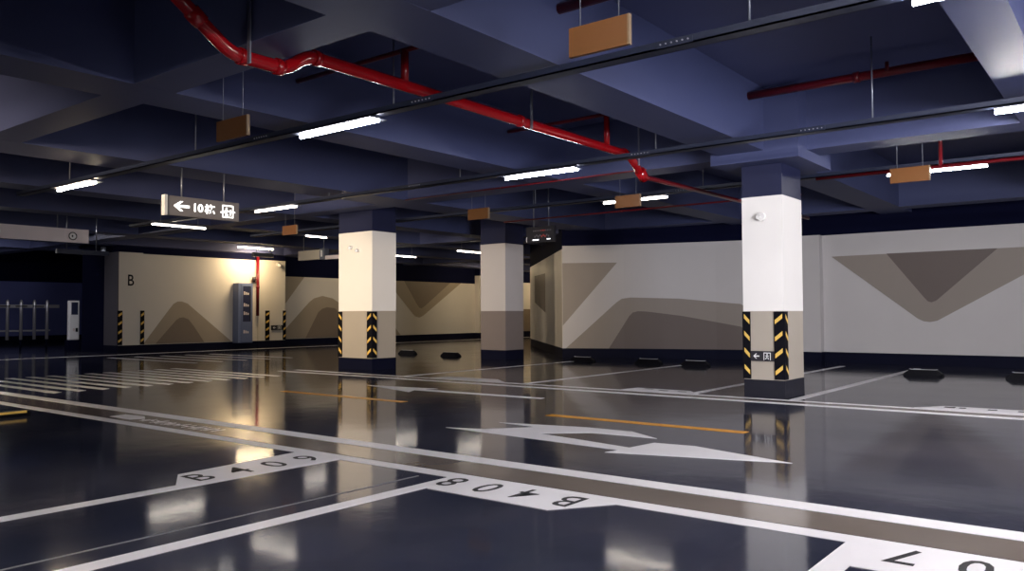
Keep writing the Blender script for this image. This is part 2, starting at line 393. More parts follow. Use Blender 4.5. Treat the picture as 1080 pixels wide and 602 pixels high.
# corner guards: black L profiles with yellow chevrons -----------------
def guard(cx, cy, dx, dy, z0, z1, wx, wy, label, n=4, slant=1, group='striped corner guards'):
    """cx,cy the column corner; dx,dy = direction from the corner into each face"""
    t = thing('corner_guard', (cx, cy, z0), label, 'corner guard', group)
    e = .012
    b = MB()
    ox, oy = cx-dx*e, cy-dy*e
    b.box(min(ox, cx+dx*wx), max(ox, cx+dx*wx), min(cy, oy), max(cy, oy), z0, z1, 'rubber')
    b.box(min(cx, ox), max(cx, ox), min(cy, cy+dy*wy), max(cy, cy+dy*wy), z0, z1, 'rubber')
    b.build('profile', t)
    s = MB(); H = (z1-z0)/n; yo = oy-dy*.003; xo = ox-dx*.003
    for k in range(n):
        zc = z0+H*(k+.55)
        q = H*.13; r = H*.36*slant
        s = MB()
        s.face([(cx+dx*wx*.12,yo,zc-q+r*.5),(cx+dx*wx*.9,yo,zc-q-r*.5),(cx+dx*wx*.9,yo,zc+q-r*.5),(cx+dx*wx*.12,yo,zc+q+r*.5)], 'yellow')
        s.face([(xo,cy+dy*wy*.12,zc-q+r*.5),(xo,cy+dy*wy*.9,zc-q-r*.5),(xo,cy+dy*wy*.9,zc+q-r*.5),(xo,cy+dy*wy*.12,zc+q+r*.5)], 'yellow')
        s.build('chevron', t)
    return t
guard(-3.335,9.38,-1,1,.215,1.01,.115,.10,'black guard with yellow chevrons on near corner of the right column')
guard(-3.82,9.38,1,1,.215,1.01,.085,.10,'black striped guard on the left corner of the right column', slant=1)
guard(-10.935,9.9,-1,1,.215,1.05,.125,.11,'black chevron guard on the near corner of the wide column left of centre')
guard(-11.84,9.9,1,1,.215,1.05,.10,.11,'thin black striped guard on the left corner of the wide column')
def flat_guard(y0, y1, x, z0, z1, label, n=4):
    t = thing('corner_guard', (x, (y0+y1)/2, z0), label, 'corner guard', 'striped corner guards')
    b = MB(); b.box(x, x+.02, y0, y1, z0, z1, 'rubber'); b.build('profile', t)
    s = MB(); H = (z1-z0)/n; w = y1-y0
    for k in range(n):
        zc = z0+H*(k+.55)
        s = MB()
        s.face([(x+.024,y0+.12*w,zc-H*.28),(x+.024,y1-.12*w,zc-H*.02),(x+.024,y1-.12*w,zc+H*.26),(x+.024,y0+.12*w,zc)], 'yellow')
        s.build('chevron', t)
    return t
flat_guard(10.53,10.66,-21.5701,.21,1.13,'black striped guard on the corner of the gate wall below letter B')
flat_guard(11.15,11.26,-21.5701,.21,1.13,'black striped guard on gate wall, between letter B and the mural')
flat_guard(15.12,15.27,-21.5701,.21,1.13,'black striped guard between the red riser and the small wall exit sign')
flat_guard(15.77,15.88,-21.5701,.21,1.13,'black striped guard at the far end of the cream gate wall')

# small exit signs ------------------------------------------------------
t = thing('exit_sign', (-3.58,9.376,.42), 'small charcoal exit sign with arrow and running figure on right column', 'exit sign')
b = MB(); b.box(-3.735,-3.453,9.362,9.379,.425,.545,'sign_dark'); b.build('plate', t)
b = MB(); put_poly(b, ARROW_L, (-3.700,9.358,.455), (1,0,0), (0,0,1), 'sign_white', .075, .06); b.build('arrow', t); b = MB()
exit_icon(b, (-3.575,9.358,.44), (1,0,0), (0,0,1), .085, .088, 'sign_white'); b.build('pictogram', t)
t = thing('exit_sign', (-21.57,15.56,.52), 'tiny dark exit sign low on the far end of the gate wall', 'exit sign')
b = MB(); b.box(-21.569,-21.54,15.33,15.75,.52,.67,'sign_dark'); b.build('plate', t)
b = MB(); put_poly(b, ARROW_L, (-21.536,15.38,.56), (0,1,0), (0,0,1), 'sign_white', .11, .07); b.build('arrow', t); b = MB()
exit_icon(b, (-21.536,15.56,.54), (0,1,0), (0,0,1), .12, .11, 'sign_white'); b.build('pictogram', t)

# detectors and cameras -------------------------------------------------
t = thing('fire_alarm', (-3.58,9.376,2.1), 'small round white sounder near the top of the right column', 'alarm')
b = MB(); b.tube([(-3.58,9.376,2.13),(-3.58,9.33,2.13)], [.055,.05], 'plastic', 18); b.build('body', t)
b = MB(); b.tube([(-3.60,9.33,2.12),(-3.60,9.305,2.12)], [.03,.022], 'plastic', 14); b.build('lens', t)
for x, z, lab in ((-11.485,2.226,'left small grey camera on the wide column'), (-11.30,2.164,'right small grey camera on the wide column, slightly lower')):
    t = thing('camera', (x,9.895,z), lab, 'camera')
    b = MB(); b.box(x-.03,x+.03,9.87,9.897,z-.025,z+.025,'plastic'); b.build('bracket', t)
    b = MB(); b.tube([(x-.01,9.87,z),(x+.015,9.83,z-.01)], .032, 'galv', 12); b.build('housing', t)
t = thing('camera', (-21.56,15.55,2.5), 'small white camera high on the far end of the gate wall', 'camera')
b = MB(); b.box(-21.57,-21.52,15.52,15.6,2.55,2.63,'plastic'); b.build('bracket', t)
b = MB(); b.tube([(-21.52,15.56,2.59),(-21.3,15.44,2.53)], .045, 'plastic', 12); b.build('housing', t)
t = thing('camera', (-22.3,10.5,2.7), 'small grey camera above the grey end of the gate wall', 'camera')
b = MB(); b.box(-22.33,-22.25,10.42,10.53,2.72,2.86,'galv'); b.tube([(-22.29,10.48,2.86),(-22.29,10.48,Z_BEAM)], .02,'galv',8); b.build('bracket', t)
b = MB(); b.tube([(-22.29,10.44,2.76),(-22.05,10.36,2.72)], .05, 'galv', 12); b.build('housing', t)

# ------------------------------------------------------------------ floor markings
ZP = .0025
def paint(name, polys, label, cat='floor marking', group=None, z=ZP):
    b = MB()
    for poly, m in polys: b.prism(poly, .0004, z, m)
    return single(b.build(name), label, cat, group)
def rectp(x0,x1,y0,y1): return [(x0,y0),(x1,y0),(x1,y1),(x0,y1)]
paint('walkway_band', [(rectp(-22,5.7,3.835,4.16),'band')], 'long taupe walkway band painted between the two near white lines', z=.0015)
paint('lane_line', [(rectp(-22,5.7,4.175,4.335),'white_paint')], 'long white line along the far edge of the near taupe band')
paint('lane_line', [(rectp(-22,5.7,3.70,3.82),'white_paint')], 'long white line along the near edge of the near taupe band')
paint('walkway_band', [(rectp(-10.6,5.7,8.96,9.15),'band')], 'taupe band between the two thin far white lines', z=.0015)
paint('lane_line', [(rectp(-12.2,5.7,8.81,8.94),'white_paint')], 'far white lane line passing in front of the right column, nearer of two')
paint('lane_line', [(rectp(-12.2,5.7,9.16,9.26),'white_paint')], 'far white lane line at the foot of the far parking spaces')
paint('lane_line', [(rectp(-20.75,-20.60,7.4,30),'white_paint')], 'thin white line along the foot of the cream gate wall')
def bay(x0, x1, y0, y1, label): paint('parking_line', [(rectp(x0,x1,y0,y1),'white_paint')], label, group='parking bay lines')
bay(-4.52,-4.41,-4,3.70,'white bay line leading to the number B409')
bay(-3.40,-3.29,-4,3.70,'white bay line leading to the number B408')
bay(-1.06,-.95,-1,3.70,'white bay line at the left end of the last near number on the right')
bay(-9.33,-9.24,-4,3.0,'white bay line beside the yellow topped stop at far left')
bay(-3.26,-3.15,9.27,15.6,'white bay line just right of the right column')
bay(-4.52,-4.42,9.27,15.6,'white bay line just left of the right column')
bay(-7.08,-6.98,9.27,15.2,'white bay line left of the two stops by the curved wall')
bay(-9.52,-9.42,9.27,14.4,'faint white bay line beside the middle column')
bay(-.72,-.62,9.27,15.6,'white bay line right of the far right wheel stop')
paint('floor_joint', [(rectp(-3.585,-3.57,-4,3.62),'joint')], 'thin pale joint running beside the bay line of B408', 'floor joint')

def plate(name, poly, label, body, o, ex, ey, w, h, gap=0, marks=None):
    t = thing(name, (poly[0][0], poly[0][1], 0), label, 'space number', 'parking space numbers')
    b = MB(); b.prism(poly, .0006, .0035, 'white_paint'); b.build('plate', t)
    ex3, ey3 = Vector((*ex,0)), Vector((*ey,0))
    for k, ch in enumerate(body):
        l = MB(); put_text(l, ch, Vector((*o,.0042))+ex3*(k*(w+gap)), ex3, ey3, w, h, 'letter_black', .007)
        l.build('digit' if ch.isdigit() else 'letter', t)
    if marks:
        for x0, x1, y0, y1 in marks:
            l = MB(); l.box(x0, x1, y0, y1, .0036, .0045, 'letter_black'); l.build('digit', t)
    return t
# B408: reads along -X, top towards the viewer's side
plate('space_number', [(-3.41,3.72),(-3.28,3.39),(-2.43,3.385),(-2.20,3.72)], 'white plate with black B408 on the near lane line, centre foreground',
      'B408', (-2.39,3.72), (-1,0), (0,-1), .125, .235, .15)
# B409: reads along +Y, top towards -X
plate('space_number', [(-4.42,2.50),(-4.42,3.72),(-4.90,3.72),(-4.81,2.74)], 'white plate with black B409 along the bay line, left foreground',
      'B409', (-4.51,2.71), (0,1), (-1,0), .13, .23, .14)
plate('space_number', [(-1.04,3.72),(-.95,3.36),(.20,3.36),(.42,3.72)], 'white plate with black B407 cut by the right bottom corner',
      'B407', (.03,3.73), (-1,0), (0,-1), .12, .235, .14)
plate('space_number', [(-5.46,9.27),(-5.40,9.62),(-4.62,9.58),(-4.36,9.27)], 'small far white plate with worn dark marks, left of the right column', '', (0,0),(1,0),(0,1),.1,.1,
      marks=[(-5.24,-5.12,9.50,9.56),(-4.98,-4.86,9.40,9.46),(-4.72,-4.60,9.40,9.45)])
plate('space_number', [(-1.95,9.27),(-1.72,9.60),(-.72,9.60),(-.62,9.27)], 'small far white plate with worn dark marks at the right edge', '', (0,0),(1,0),(0,1),.1,.1,
      marks=[(-1.70,-1.60,9.44,9.54),(-1.56,-1.50,9.44,9.52),(-1.30,-1.22,9.42,9.50),(-1.04,-.96,9.42,9.50)])
plate('space_number', [(-8.9,9.27),(-8.8,9.60),(-7.8,9.60),(-7.4,9.27)], 'faint far white plate near the middle column foot', '', (0,0),(1,0),(0,1),.1,.1)

# arrows
paint('direction_arrow', [([(-8.72,7.80),(-7.50,7.42),(-7.62,7.64),(-5.62,7.71),(-5.64,7.82),(-7.62,7.80),(-7.50,7.96)],'white_paint')], 'thin far white arrow pointing left towards the wide column')
paint('direction_arrow', [([(-4.90,5.30),(-3.07,5.17),(-3.10,5.03),(-1.88,5.40),(-2.70,5.66),(-3.02,5.62),(-3.06,5.31),(-3.66,5.43),(-4.02,5.49),
     (-3.70,5.78),(-3.10,5.82),(-3.45,6.04),(-3.9,6.03),(-4.72,5.83),(-4.28,5.78),(-4.55,5.42)],'white_paint')], 'large white two-headed turn arrow in the aisle, right of centre')
paint('centre_line', [(rectp(-8.95,-6.70,6.50,6.61),'orange_paint')], 'orange lane dash behind, in front of the wide column', group='orange lane dashes')
paint('centre_line', [(rectp(-4.68,-2.66,6.49,6.61),'orange_paint')], 'orange lane dash in front of the right column', group='orange lane dashes')
# zebra
for k in range(12):
    y = 4.70+.311*k
    paint('crossing_stripe', [([(-14.45,y-.07),(-11.13,y-.07),(-11.22,y+.06),(-14.45,y+.06)],'white_paint')],
          'white crossing stripe, number %s from the near side' % ['one','two','three','four','five','six','seven','eight','nine','ten','eleven','twelve'][k], group='crossing stripes')
for k, y in enumerate((9.3, 9.9, 10.5, 11.1, 11.7)):
    paint('crossing_stripe', [([(-19.4+.1*k,y-.07),(-15.6,y-.07),(-15.7,y+.06),(-19.4+.1*k,y+.06)],'white_paint')],
          'white stripe beyond the crossing, number %s from the near side' % ['one','two','three','four','five'][k], group='hatch stripes by the gate wall')
# worn writing inside the near band
b = MB()
import random
rnd = random.Random(4)
b.prism([(-8.12,3.90),(-7.72,3.90),(-7.66,4.02),(-7.84,4.11),(-8.16,4.08)], .0016, .0028, 'white_paint')
for k in range(26):
    x = -7.62+.05*k; y = 3.90+.03*rnd.random()
    L = .10+.06*rnd.random(); a = rnd.choice((0, 1, 2))
    if a == 0: b.prism(rectp(x,x+.014,y,y+L), .0016, .0028, 'white_paint')
    elif a == 1: b.prism(rectp(x,x+.045,y+L*.5,y+L*.5+.022), .0016, .0028, 'white_paint')
    else: b.prism([(x,y),(x+.016,y),(x+.05,y+L),(x+.034,y+L)], .0016, .0028, 'white_paint')
single(b.build('worn_lettering'), 'worn white writing on the taupe band, left of B409', 'floor marking')

# wheel stops -----------------------------------------------------------
def wheel_stop(label):
    t = thing('wheel_stop', (0,0,0), label, 'wheel stop', 'wheel stops')
    b = MB()
    L, w, h = .56, .14, .095
    prof = [(-w/2,0),(w/2,0),(w/2*.65,h),(-w/2*.65,h)]
    ends = [(-L/2,1,0),(-L/2+.08,1,1),(L/2-.08,1,1),(L/2,1,0)]
    rings = []
    for x, sy, sz in ((-L/2,1,.35),(-L/2+.09,1,1),(L/2-.09,1,1),(L/2,1,.35)):
        rings.append([(x, y*sy, z*sz) for y, z in prof])
    i = 0; vs = [v for r in rings for v in r]; fs = []
    for k in range(3):
        for j in range(4): fs.append((k*4+j, k*4+(j+1)%4, (k+1)*4+(j+1)%4, (k+1)*4+j))
    fs += [(3,2,1,0),(12,13,14,15)]
    b.add(vs, [f[::-1] for f in fs], 'rubber'); b.build('block', t)
    s = MB(); s.box(-L/2+.10,L/2-.10,-w/2*.5,w/2*.4,h,h+.004,'pale_strip'); s.build('strip', t)
    for x in (-.19,.19):
        k = MB(); k.tube([(x,0,h+.003),(x,0,h+.012)], .014, 'bolt', 8); k.build('bolt', t)
    return t
stops = [(-2.78,13.94,'black wheel stop right of the right column'), (-1.40,14.0,'black wheel stop cut by the right edge'),
         (-6.73,14.19,'black wheel stop just left of the right column'), (-7.77,14.28,'black wheel stop at the foot of the curved mural, second left of the right column'),
         (-9.25,14.17,'black wheel stop near the wall corner, right of the middle column'), (-12.98,14.22,'black wheel stop just left of the middle column'),
         (-14.64,14.44,'black wheel stop half hidden behind the wide column')]
w0 = wheel_stop(stops[0][2]); w0.location = Vector((stops[0][0],stops[0][1],.0006))*S
for x, y, lab in stops[1:]:
    dup(w0, (x-stops[0][0], y-stops[0][1], 0), lab)
t = thing('wheel_stop', (-8.85,3.1,0), 'black stop with a yellow top strip at the far left edge', 'wheel stop')
ex = Vector((-.10,1,0)).normalized(); ey = Vector((1,.10,0)).normalized(); ez = Vector((0,0,1))
b = MB(); b.obox((-8.90,3.00,.026), ex, ey, ez, .95, .12, .052, 'rubber'); b.build('block', t, .008)
b = MB(); b.obox((-8.835,2.995,.044), ex, ey, ez, .88, .02, .022, 'yellow'); b.build('strip', t)

# ------------------------------------------------------------------ cable trunking, rods and lamps
def trunk(y, x0, x1, rods, joints, label, z=2.76, w=.11):
    t = thing('cable_trunking', ((x0+x1)/2, y, z), label, 'cable trunking')
    b = MB(); b.box(x0,x1,y-w/2,y+w/2,z,z+.012,'tray'); b.box(x0,x1,y-w/2,y-w/2+.008,z,z+.055,'tray'); b.box(x0,x1,y+w/2-.008,y+w/2,z,z+.055,'tray'); b.build('channel', t)
    for x in rods:
        r = MB(); r.tube([(x,y,z+.01),(x,y,Z_SLAB)], .008, 'galv', 8); r.build('hanging_rod', t)
    for x in joints:
        r = MB(); r.box(x-.13,x+.13,y-w/2-.006,y-w/2,z+.003,z+.052,'tray')
        for k in range(6):
            r.tube([(x-.1+.04*k,y-w/2-.005,z+.028),(x-.1+.04*k,y-w/2-.012,z+.028)], .006, 'bolt', 6)
        r.build('joint_plate', t)
    return t
trunk(4.90,-13.0,5.7,(-1.93,-5.14,-8.3,-11.4,1.2),(-2.42,-4.75,-7.0),'near dark cable trunking crossing the whole picture')
trunk(8.08,-16.0,5.7,(-2.0,-4.28,-7.2,-9.9,-12.9,1.0),(-2.55,-4.45,-8.0),'second cable trunking, crossing in front of the right column head')
trunk(10.86,-16,5.7,(-5.0,-8.0,-.6,-12.4),(-5.3,),'third cable trunking beyond the columns, carrying the far lamps')
trunk(-1.2,-13,5.7,(-2,-6),(),'cable trunking behind the viewer')

def lamp(x, y, along, label, mk='lamp', z=2.7021, L=1.1, w=.055, rod=False):
    t = thing('batten_lamp', (x, y, z), label, 'ceiling lamp', 'batten lamps')
    dx, dy = (L/2, w/2) if along == 'x' else (w/2, L/2)
    b = MB(); b.box(x-dx,x+dx,y-dy,y+dy,z+.030,z+.058,'housing')
    if along == 'x': b.box(x-dx,x+dx,y-.10,y+.10,z+.031,z+.040,'housing')  # wide plate added to keep the tube's light off the ceiling
    else: b.box(x-.10,x+.10,y-dy,y+dy,z+.031,z+.040,'housing')
    b.build('housing', t)
    if along == 'x': d = MB().tube([(x-dx,y,z+.014),(x+dx,y,z+.014)], .014, mk, 10)
    else: d = MB().tube([(x,y-dy,z+.014),(x,y+dy,z+.014)], .014, mk, 10)
    d.build('diffuser', t)
    if rod:
        for s in (-.35, .35):
            px, py = (x+s*L, y) if along == 'x' else (x, y+s*L)
            r = MB(); r.tube([(px,py,z+.055),(px,py,Z_SLAB)], .006, 'galv', 6); r.build('hanging_rod', t)
    return t
lamp(-.44,4.90,'x','bright lamp cut by the top right of the picture', 'lamp_strong')
lamp(-5.88,4.90,'x','bright lamp left of centre under the near trunking', 'lamp_mid')
lamp(-11.2,4.90,'x','lamp at far left above the gate', 'lamp_amber')
lamp(-.45,8.08,'x','lamp at the right edge under the second trunking', 'lamp_strong')
lamp(-5.87,8.08,'x','lamp in the centre under the second trunking', 'lamp_mid')
lamp(-11.15,8.0,'x','lamp just right of the hanging arrow sign', 'lamp_dim')
lamp(-2.0,10.95,'x','lamp behind the orange board right of the right column')
lamp(-6.12,10.86,'x','lamp behind the small orange board left of the right column', 'lamp_dim')
lamp(-14.72,8.37,'y','lamp below the hanging arrow sign', 'lamp_dim', rod=True)
lamp(-14.8,17.05,'y','short lamp just left of the middle column', 'lamp_dim', rod=True)
lamp(-17.4,16.95,'y','lamp just right of the wide column', 'lamp_dim', rod=True)
lamp(-18.9,12.95,'y','warm lamp over the cabinet on the gate wall', 'lamp_warm', z=2.78, rod=True)
lamp(-15.6,12.35,'y','short lamp left of the wide column', 'lamp_dim', z=2.84, L=.6, rod=True)
lamp(-20.2,18.9,'y','added far fill lamp above the V mural, hidden by the wide column', 'lamp_fill', z=2.70, L=.6, rod=True)  # added out of sight to warm the far wall
lamp(-20.6,30.0,'y','added far fill lamp at the very back behind the middle column', 'lamp_fill', z=2.70, rod=True)  # added out of sight for the walls at the back
for x in (-.5,-5.9,-11.2): lamp(x,-1.2,'x','assumed lamp behind the viewer')  # assumed row of unseen lamps, added to light the columns from the camera's side
for x in (.6,-2.0): lamp(x,1.5,'x','added lamp above the viewer', 'lamp_strong', z=2.84, rod=True)  # unseen lamps added to brighten the foreground floor

# ------------------------------------------------------------------ red pipework
def bend(pts, r=.12, n=5):
    out = [Vector(pts[0])]
    for k in range(1, len(pts)-1):
        a, p, c = Vector(pts[k-1]), Vector(pts[k]), Vector(pts[k+1])
        d1 = (a-p); d2 = (c-p); q = min(r, d1.length*.45, d2.length*.45)
        s, e = p+d1.normalized()*q, p+d2.normalized()*q
        for j in range(n+1):
            u = j/n; out.append(s*(1-u)**2+p*2*u*(1-u)+e*u*u)
    out.append(Vector(pts[-1])); return out
PX = -4.92
t = thing('sprinkler_main', (PX,5,2.8), 'thick bright red sprinkler main dipping under a beam', 'pipe')
b = MB(); b.tube(bend([(-5.25,2.62,3.24),(-4.98,2.62,3.22),(PX,2.78,3.06),(PX,3.16,2.795),(PX,3.62,2.795),(PX,3.80,2.94),(PX,8.60,2.92),(PX,8.98,2.68)], .1), .050, 'red', 18); b.build('pipe', t)
for (p, q) in (((PX,2.86,3.005),(PX,2.94,2.948)), ((PX,3.22,2.795),(PX,3.28,2.795)), ((PX,3.52,2.795),(PX,3.58,2.795)), ((PX,3.86,2.94),(PX,3.92,2.94)), ((PX,6.4,2.932),(PX,6.46,2.932)), ((PX,8.45,2.92),(PX,8.52,2.92))):
    c = MB(); c.tube([p,q], .060, 'red', 18); c.build('coupling', t)
c = MB(); c.tube([(PX,8.86,2.76),(PX,8.98,2.68)], .066, 'red', 16); c.build('reducer', t)
c = MB(); c.tube(bend([(PX,8.95,2.69),(PX,9.15,2.70),(PX,15.2,2.74)], .05), .030, 'dark_red', 12); c.build('branch_pipe', t)
for y, z0, z1 in ((4.82,2.96,3.24),(8.09,2.95,3.30)):
    c = MB(); c.tube([(PX,y,z0),(PX,y,z1)], .035, 'red', 12); c.build('riser', t)
for y, z in ((4.82,3.24),(8.09,3.32)):
    MB().tube([(-6.38,y,z),(-4.03,y,z)], .022, 'dark_red', 10).build('cross_branch', t)
def strap(x, y, z0, w, label):
    single(MB().box(x-w/2,x+w/2,y-.006,y+.006,z0,Z_SLAB,'galv').build('pipe_hanger'), label, 'pipe hanger', 'pipe hangers')
strap(-4.80,3.225,2.72,.03,'flat grey hanger strap at the dip of the red main')
strap(-4.85,6.53,2.86,.022,'flat grey hanger strap halfway along the red main')
strap(-4.85,8.72,2.80,.018,'flat grey hanger strap near the far end of the red main')
def pipe(pts, r, m, label, name='sprinkler_pipe'):
    t = thing(name, pts[0], label, 'pipe')
    MB().tube(pts, r, m, 14).build('pipe', t)
    a, c = Vector(pts[0]), Vector(pts[-1]); d = (c-a).normalized()
    for u in (.45,):
        q = a+(c-a)*u; MB().tube([q, q+d*.06], r*1.25, m, 14).build('coupling', t)
    return t
t = pipe([(-3.45,8.70,3.41),(-.96,8.70,3.41)], .045, 'dark_red', 'red pipe in the coffer above the right column')
MB().tube([(-2.0,8.66,3.41),(-2.0,8.66,3.50)], .02, 'dark_red', 10).build('sprinkler_head', t)
pipe([(-3.45,5.0,3.30),(-.96,5.0,3.30)], .040, 'dark_red', 'short red pipe at the top beside the near orange board')
t = pipe([(-3.32,10.6,2.71),(5.7,10.6,2.69)], .022, 'dark_red', 'thin dark red pipe right of the right column')
MB().tube([(-1.88,10.6,2.70),(-1.88,10.6,3.59)], .022, 'dark_red', 10).build('riser', t)
pipe([(-9.5,11.9,2.72),(-3.95,11.9,2.72)], .014, 'dark_red', 'thin dark red pipe behind the lamp left of the right column')
pipe([(-9.4,9.22,2.84),(-5.02,9.22,2.84)], .011, 'dark_red', 'thin dark red pipe crossing below the end of the red main')
t = pipe([(-21.50,14.80,.97),(-21.50,14.80,2.865)], .045, 'dark_red', 'red riser pipe standing on the gate wall beside the cabinet', 'riser_pipe')
(MB().tube([(-21.50,14.66,2.0),(-21.50,14.66,2.16)], [.05,.05], 'sign_dark', 12).tube([(-21.50,14.66,2.08),(-21.50,14.76,2.08)],.02,'dark_red',8).build('valve', t))

# ------------------------------------------------------------------ orange blank boards
def board(x0, x1, y, label, z0=2.484, z1=2.655):
    t = thing('hanging_board', ((x0+x1)/2, y, z0), label, 'hanging board', 'blank orange hanging boards')
    MB().box(x0,x1-.012,y-.012,y+.012,z0,z1,'orange').build('panel', t)
    MB().box(x1-.012,x1,y-.014,y+.014,z0,z1,'board_edge').build('edge', t)
    for k in (.18, .82):
        x = x0+(x1-x0)*k
        MB().tube([(x,y,z1),(x,y,Z_BEAM if False else Z_SLAB)], .0035, 'galv', 6).build('wire', t)
    return t
board(-2.615,-2.215,3.9,'large orange board at the top, right of centre')
board(-6.26,-5.81,3.9,'orange board at upper left, near the first lamp')
board(-8.47,-8.04,9.7,'small dim orange board above the middle column')
board(-5.915,-5.51,9.95,'small orange board in front of a lamp left of the right column')
board(-2.32,-1.90,10.1,'orange board in front of a lamp right of the right column')
board(-12.73,-12.30,9.3,'smallest dim orange board left of the wide column')

# arrow sign ------------------------------------------------------------
t = thing('direction_sign', (-9.6,5.8,2.25), 'grey hanging sign with white left arrow, 10栋 and a figure symbol', 'direction sign')
XS = -9.6
MB().box(XS-.06,XS,5.30,6.307,2.255,2.50,'sign_grey').build('panel', t)
MB().box(XS-.07,XS+.008,5.255,5.292,2.25,2.505,'pale_strip').build('end_cap', t)
b = MB(); put_poly(b, ARROW_L, (XS+.004,5.375,2.315), (0,1,0), (0,0,1), 'sign_lit', .215, .125); b.build('arrow', t)
b = MB(); put_text(b, '10', (XS+.004,5.655,2.325), (0,1,0), (0,0,1), .125, .105, 'sign_lit', .02)
try:
    put_text(b, '栋', (XS+.004,5.80,2.315), (0,1,0), (0,0,1), .15, .125, 'sign_lit', .022)
except Exception: pass
b.build('lettering', t)
b = MB(); o = (XS+.004,6.055,2.29); e1, e2 = (0,1,0), (0,0,1); w, h = .165, .165
for q in ([(0,0),(.09,0),(.09,1),(0,1)], [(.91,0),(1,0),(1,1),(.91,1)], [(.09,.91),(.91,.91),(.91,1),(.09,1)], [(.09,0),(.91,0),(.91,.07),(.09,.07)]):
    put_poly(b, q, o, e1, e2, 'sign_lit', w, h)
put_poly(b, [(.38+.08*math.cos(a*PI/4), .74+.08*math.sin(a*PI/4)) for a in range(8)], o, e1, e2, 'sign_lit', w, h)
put_strokes(b, [((.38,.64),(.38,.36)), ((.38,.6),(.18,.48)), ((.38,.6),(.58,.48)), ((.38,.38),(.28,.12)), ((.38,.38),(.50,.12)), ((.72,.2),(.72,.66)), ((-.16,.40),(.2,.40)), ((1.16,.48),(.8,.48))], .016, o, e1, e2, 'sign_lit', w, h)
b.build('pictogram', t)
for y in (5.5, 6.1): MB().tube([(XS-.03,y,2.5),(XS-.03,y,Z_BEAM)], .01, 'galv', 8).build('hanging_rod', t)

# header board over the entrance ------------------------------------------
t = thing('header_board', (-15.8,6.0,2.37), 'long grey header board with a round emblem at far left', 'sign board')
MB().box(-15.88,-15.8,3.6,7.15,2.368,2.622,'header').build('panel', t)
b = MB(); n = 24; c = (6.86,2.488)
for k in range(n):
    a0, a1 = 2*PI*k/n, 2*PI*(k+1)/n
    b.face([(-15.796,c[0]+.078*math.cos(a),c[1]+.078*math.sin(a)) if q else (-15.796,c[0]+.058*math.cos(a),c[1]+.058*math.sin(a)) for a, q in ((a0,0),(a0,1),(a1,1),(a1,0))], 'sign_dark')
b.face([(-15.797,c[0]+.057*math.cos(2*PI*k/n),c[1]+.057*math.sin(2*PI*k/n)) for k in range(n)], 'sign_white')
b.face([(-15.795,c[0]-.006+.016*math.cos(2*PI*k/8),c[1]+.022*math.sin(2*PI*k/8)) for k in range(8)], 'sign_dark')
b.build('emblem', t)
b = MB(); b.face([(-15.796,5.60+.05*math.cos(2*PI*k/n),2.49+.05*math.sin(2*PI*k/n)) for k in range(n)], 'sign_white'); b.build('emblem', t)
for y in (4.2, 6.6): MB().tube([(-15.84,y,2.62),(-15.84,y,Z_SLAB)], .012, 'galv', 8).build('hanging_rod', t)
t = thing('cable_duct', (-17.5,8,2.3), 'dim grey duct hanging behind the header board', 'duct')
MB().box(-17.6,-17.5,7.30,8.35,2.28,2.37,'tray').build('body', t)
for y in (7.5,8.1): MB().tube([(-17.55,y,2.37),(-17.55,y,Z_SLAB)], .01, 'galv', 6).build('hanging_rod', t)

# cream box sign between gate wall and wide column ---------------------------
t = thing('light_box', (-16.9,13,2.37), 'cream lit box sign hanging left of the wide column', 'light box')
MB().box(-17.15,-16.27,13.0,13.12,2.385,2.625,'cream').build('panel', t, .006)
MB().box(-16.27,-16.08,12.98,13.12,2.37,2.65,'housing').build('end_housing', t, .006)
MB().box(-16.20,-16.15,12.955,12.978,2.44,2.60,'sign_white').build('lamp_glass', t)
MB().box(-16.08,-15.3,13.0,13.06,2.37,2.46,'header').build('arm', t)
for x in (-17.0,-16.2): MB().tube([(x,13.06,2.6),(x,13.06,Z_SLAB)], .01, 'galv', 8).build('hanging_rod', t)

# dark led display -------------------------------------------------------
t = thing('display_panel', (-9.03,12.4,2.34), 'dark hanging display with faint lit text beside the wall corner', 'display')
MB().box(-9.36,-8.71,12.4,12.46,2.345,2.645,'sign_dark').build('panel', t)
b = MB()
for k in range(12):
    b.box(-9.19+.036*k,-9.19+.036*k+.02,12.394,12.399,2.555,2.58,'led_red' if 4 < k < 8 else 'header_dim')
for k in range(9):
    b.box(-9.16+.04*k,-9.16+.04*k+.022,12.394,12.399,2.44+.02*(k%2),2.475+.02*(k%2),'led_red' if 3 < k < 7 else 'header_dim')
b.build('text_row', t)
b = MB(); b.box(-9.20,-9.06,12.392,12.399,2.385,2.405,'led_white'); b.box(-8.87,-8.79,12.392,12.399,2.392,2.408,'led_white'); b.box(-9.35,-9.338,12.392,12.399,2.36,2.46,'pale_strip'); b.build('lit_row', t)
for x in (-9.2,-8.85): MB().tube([(x,12.43,2.64),(x,12.43,Z_SLAB)], .012, 'galv', 8).build('hanging_rod', t)

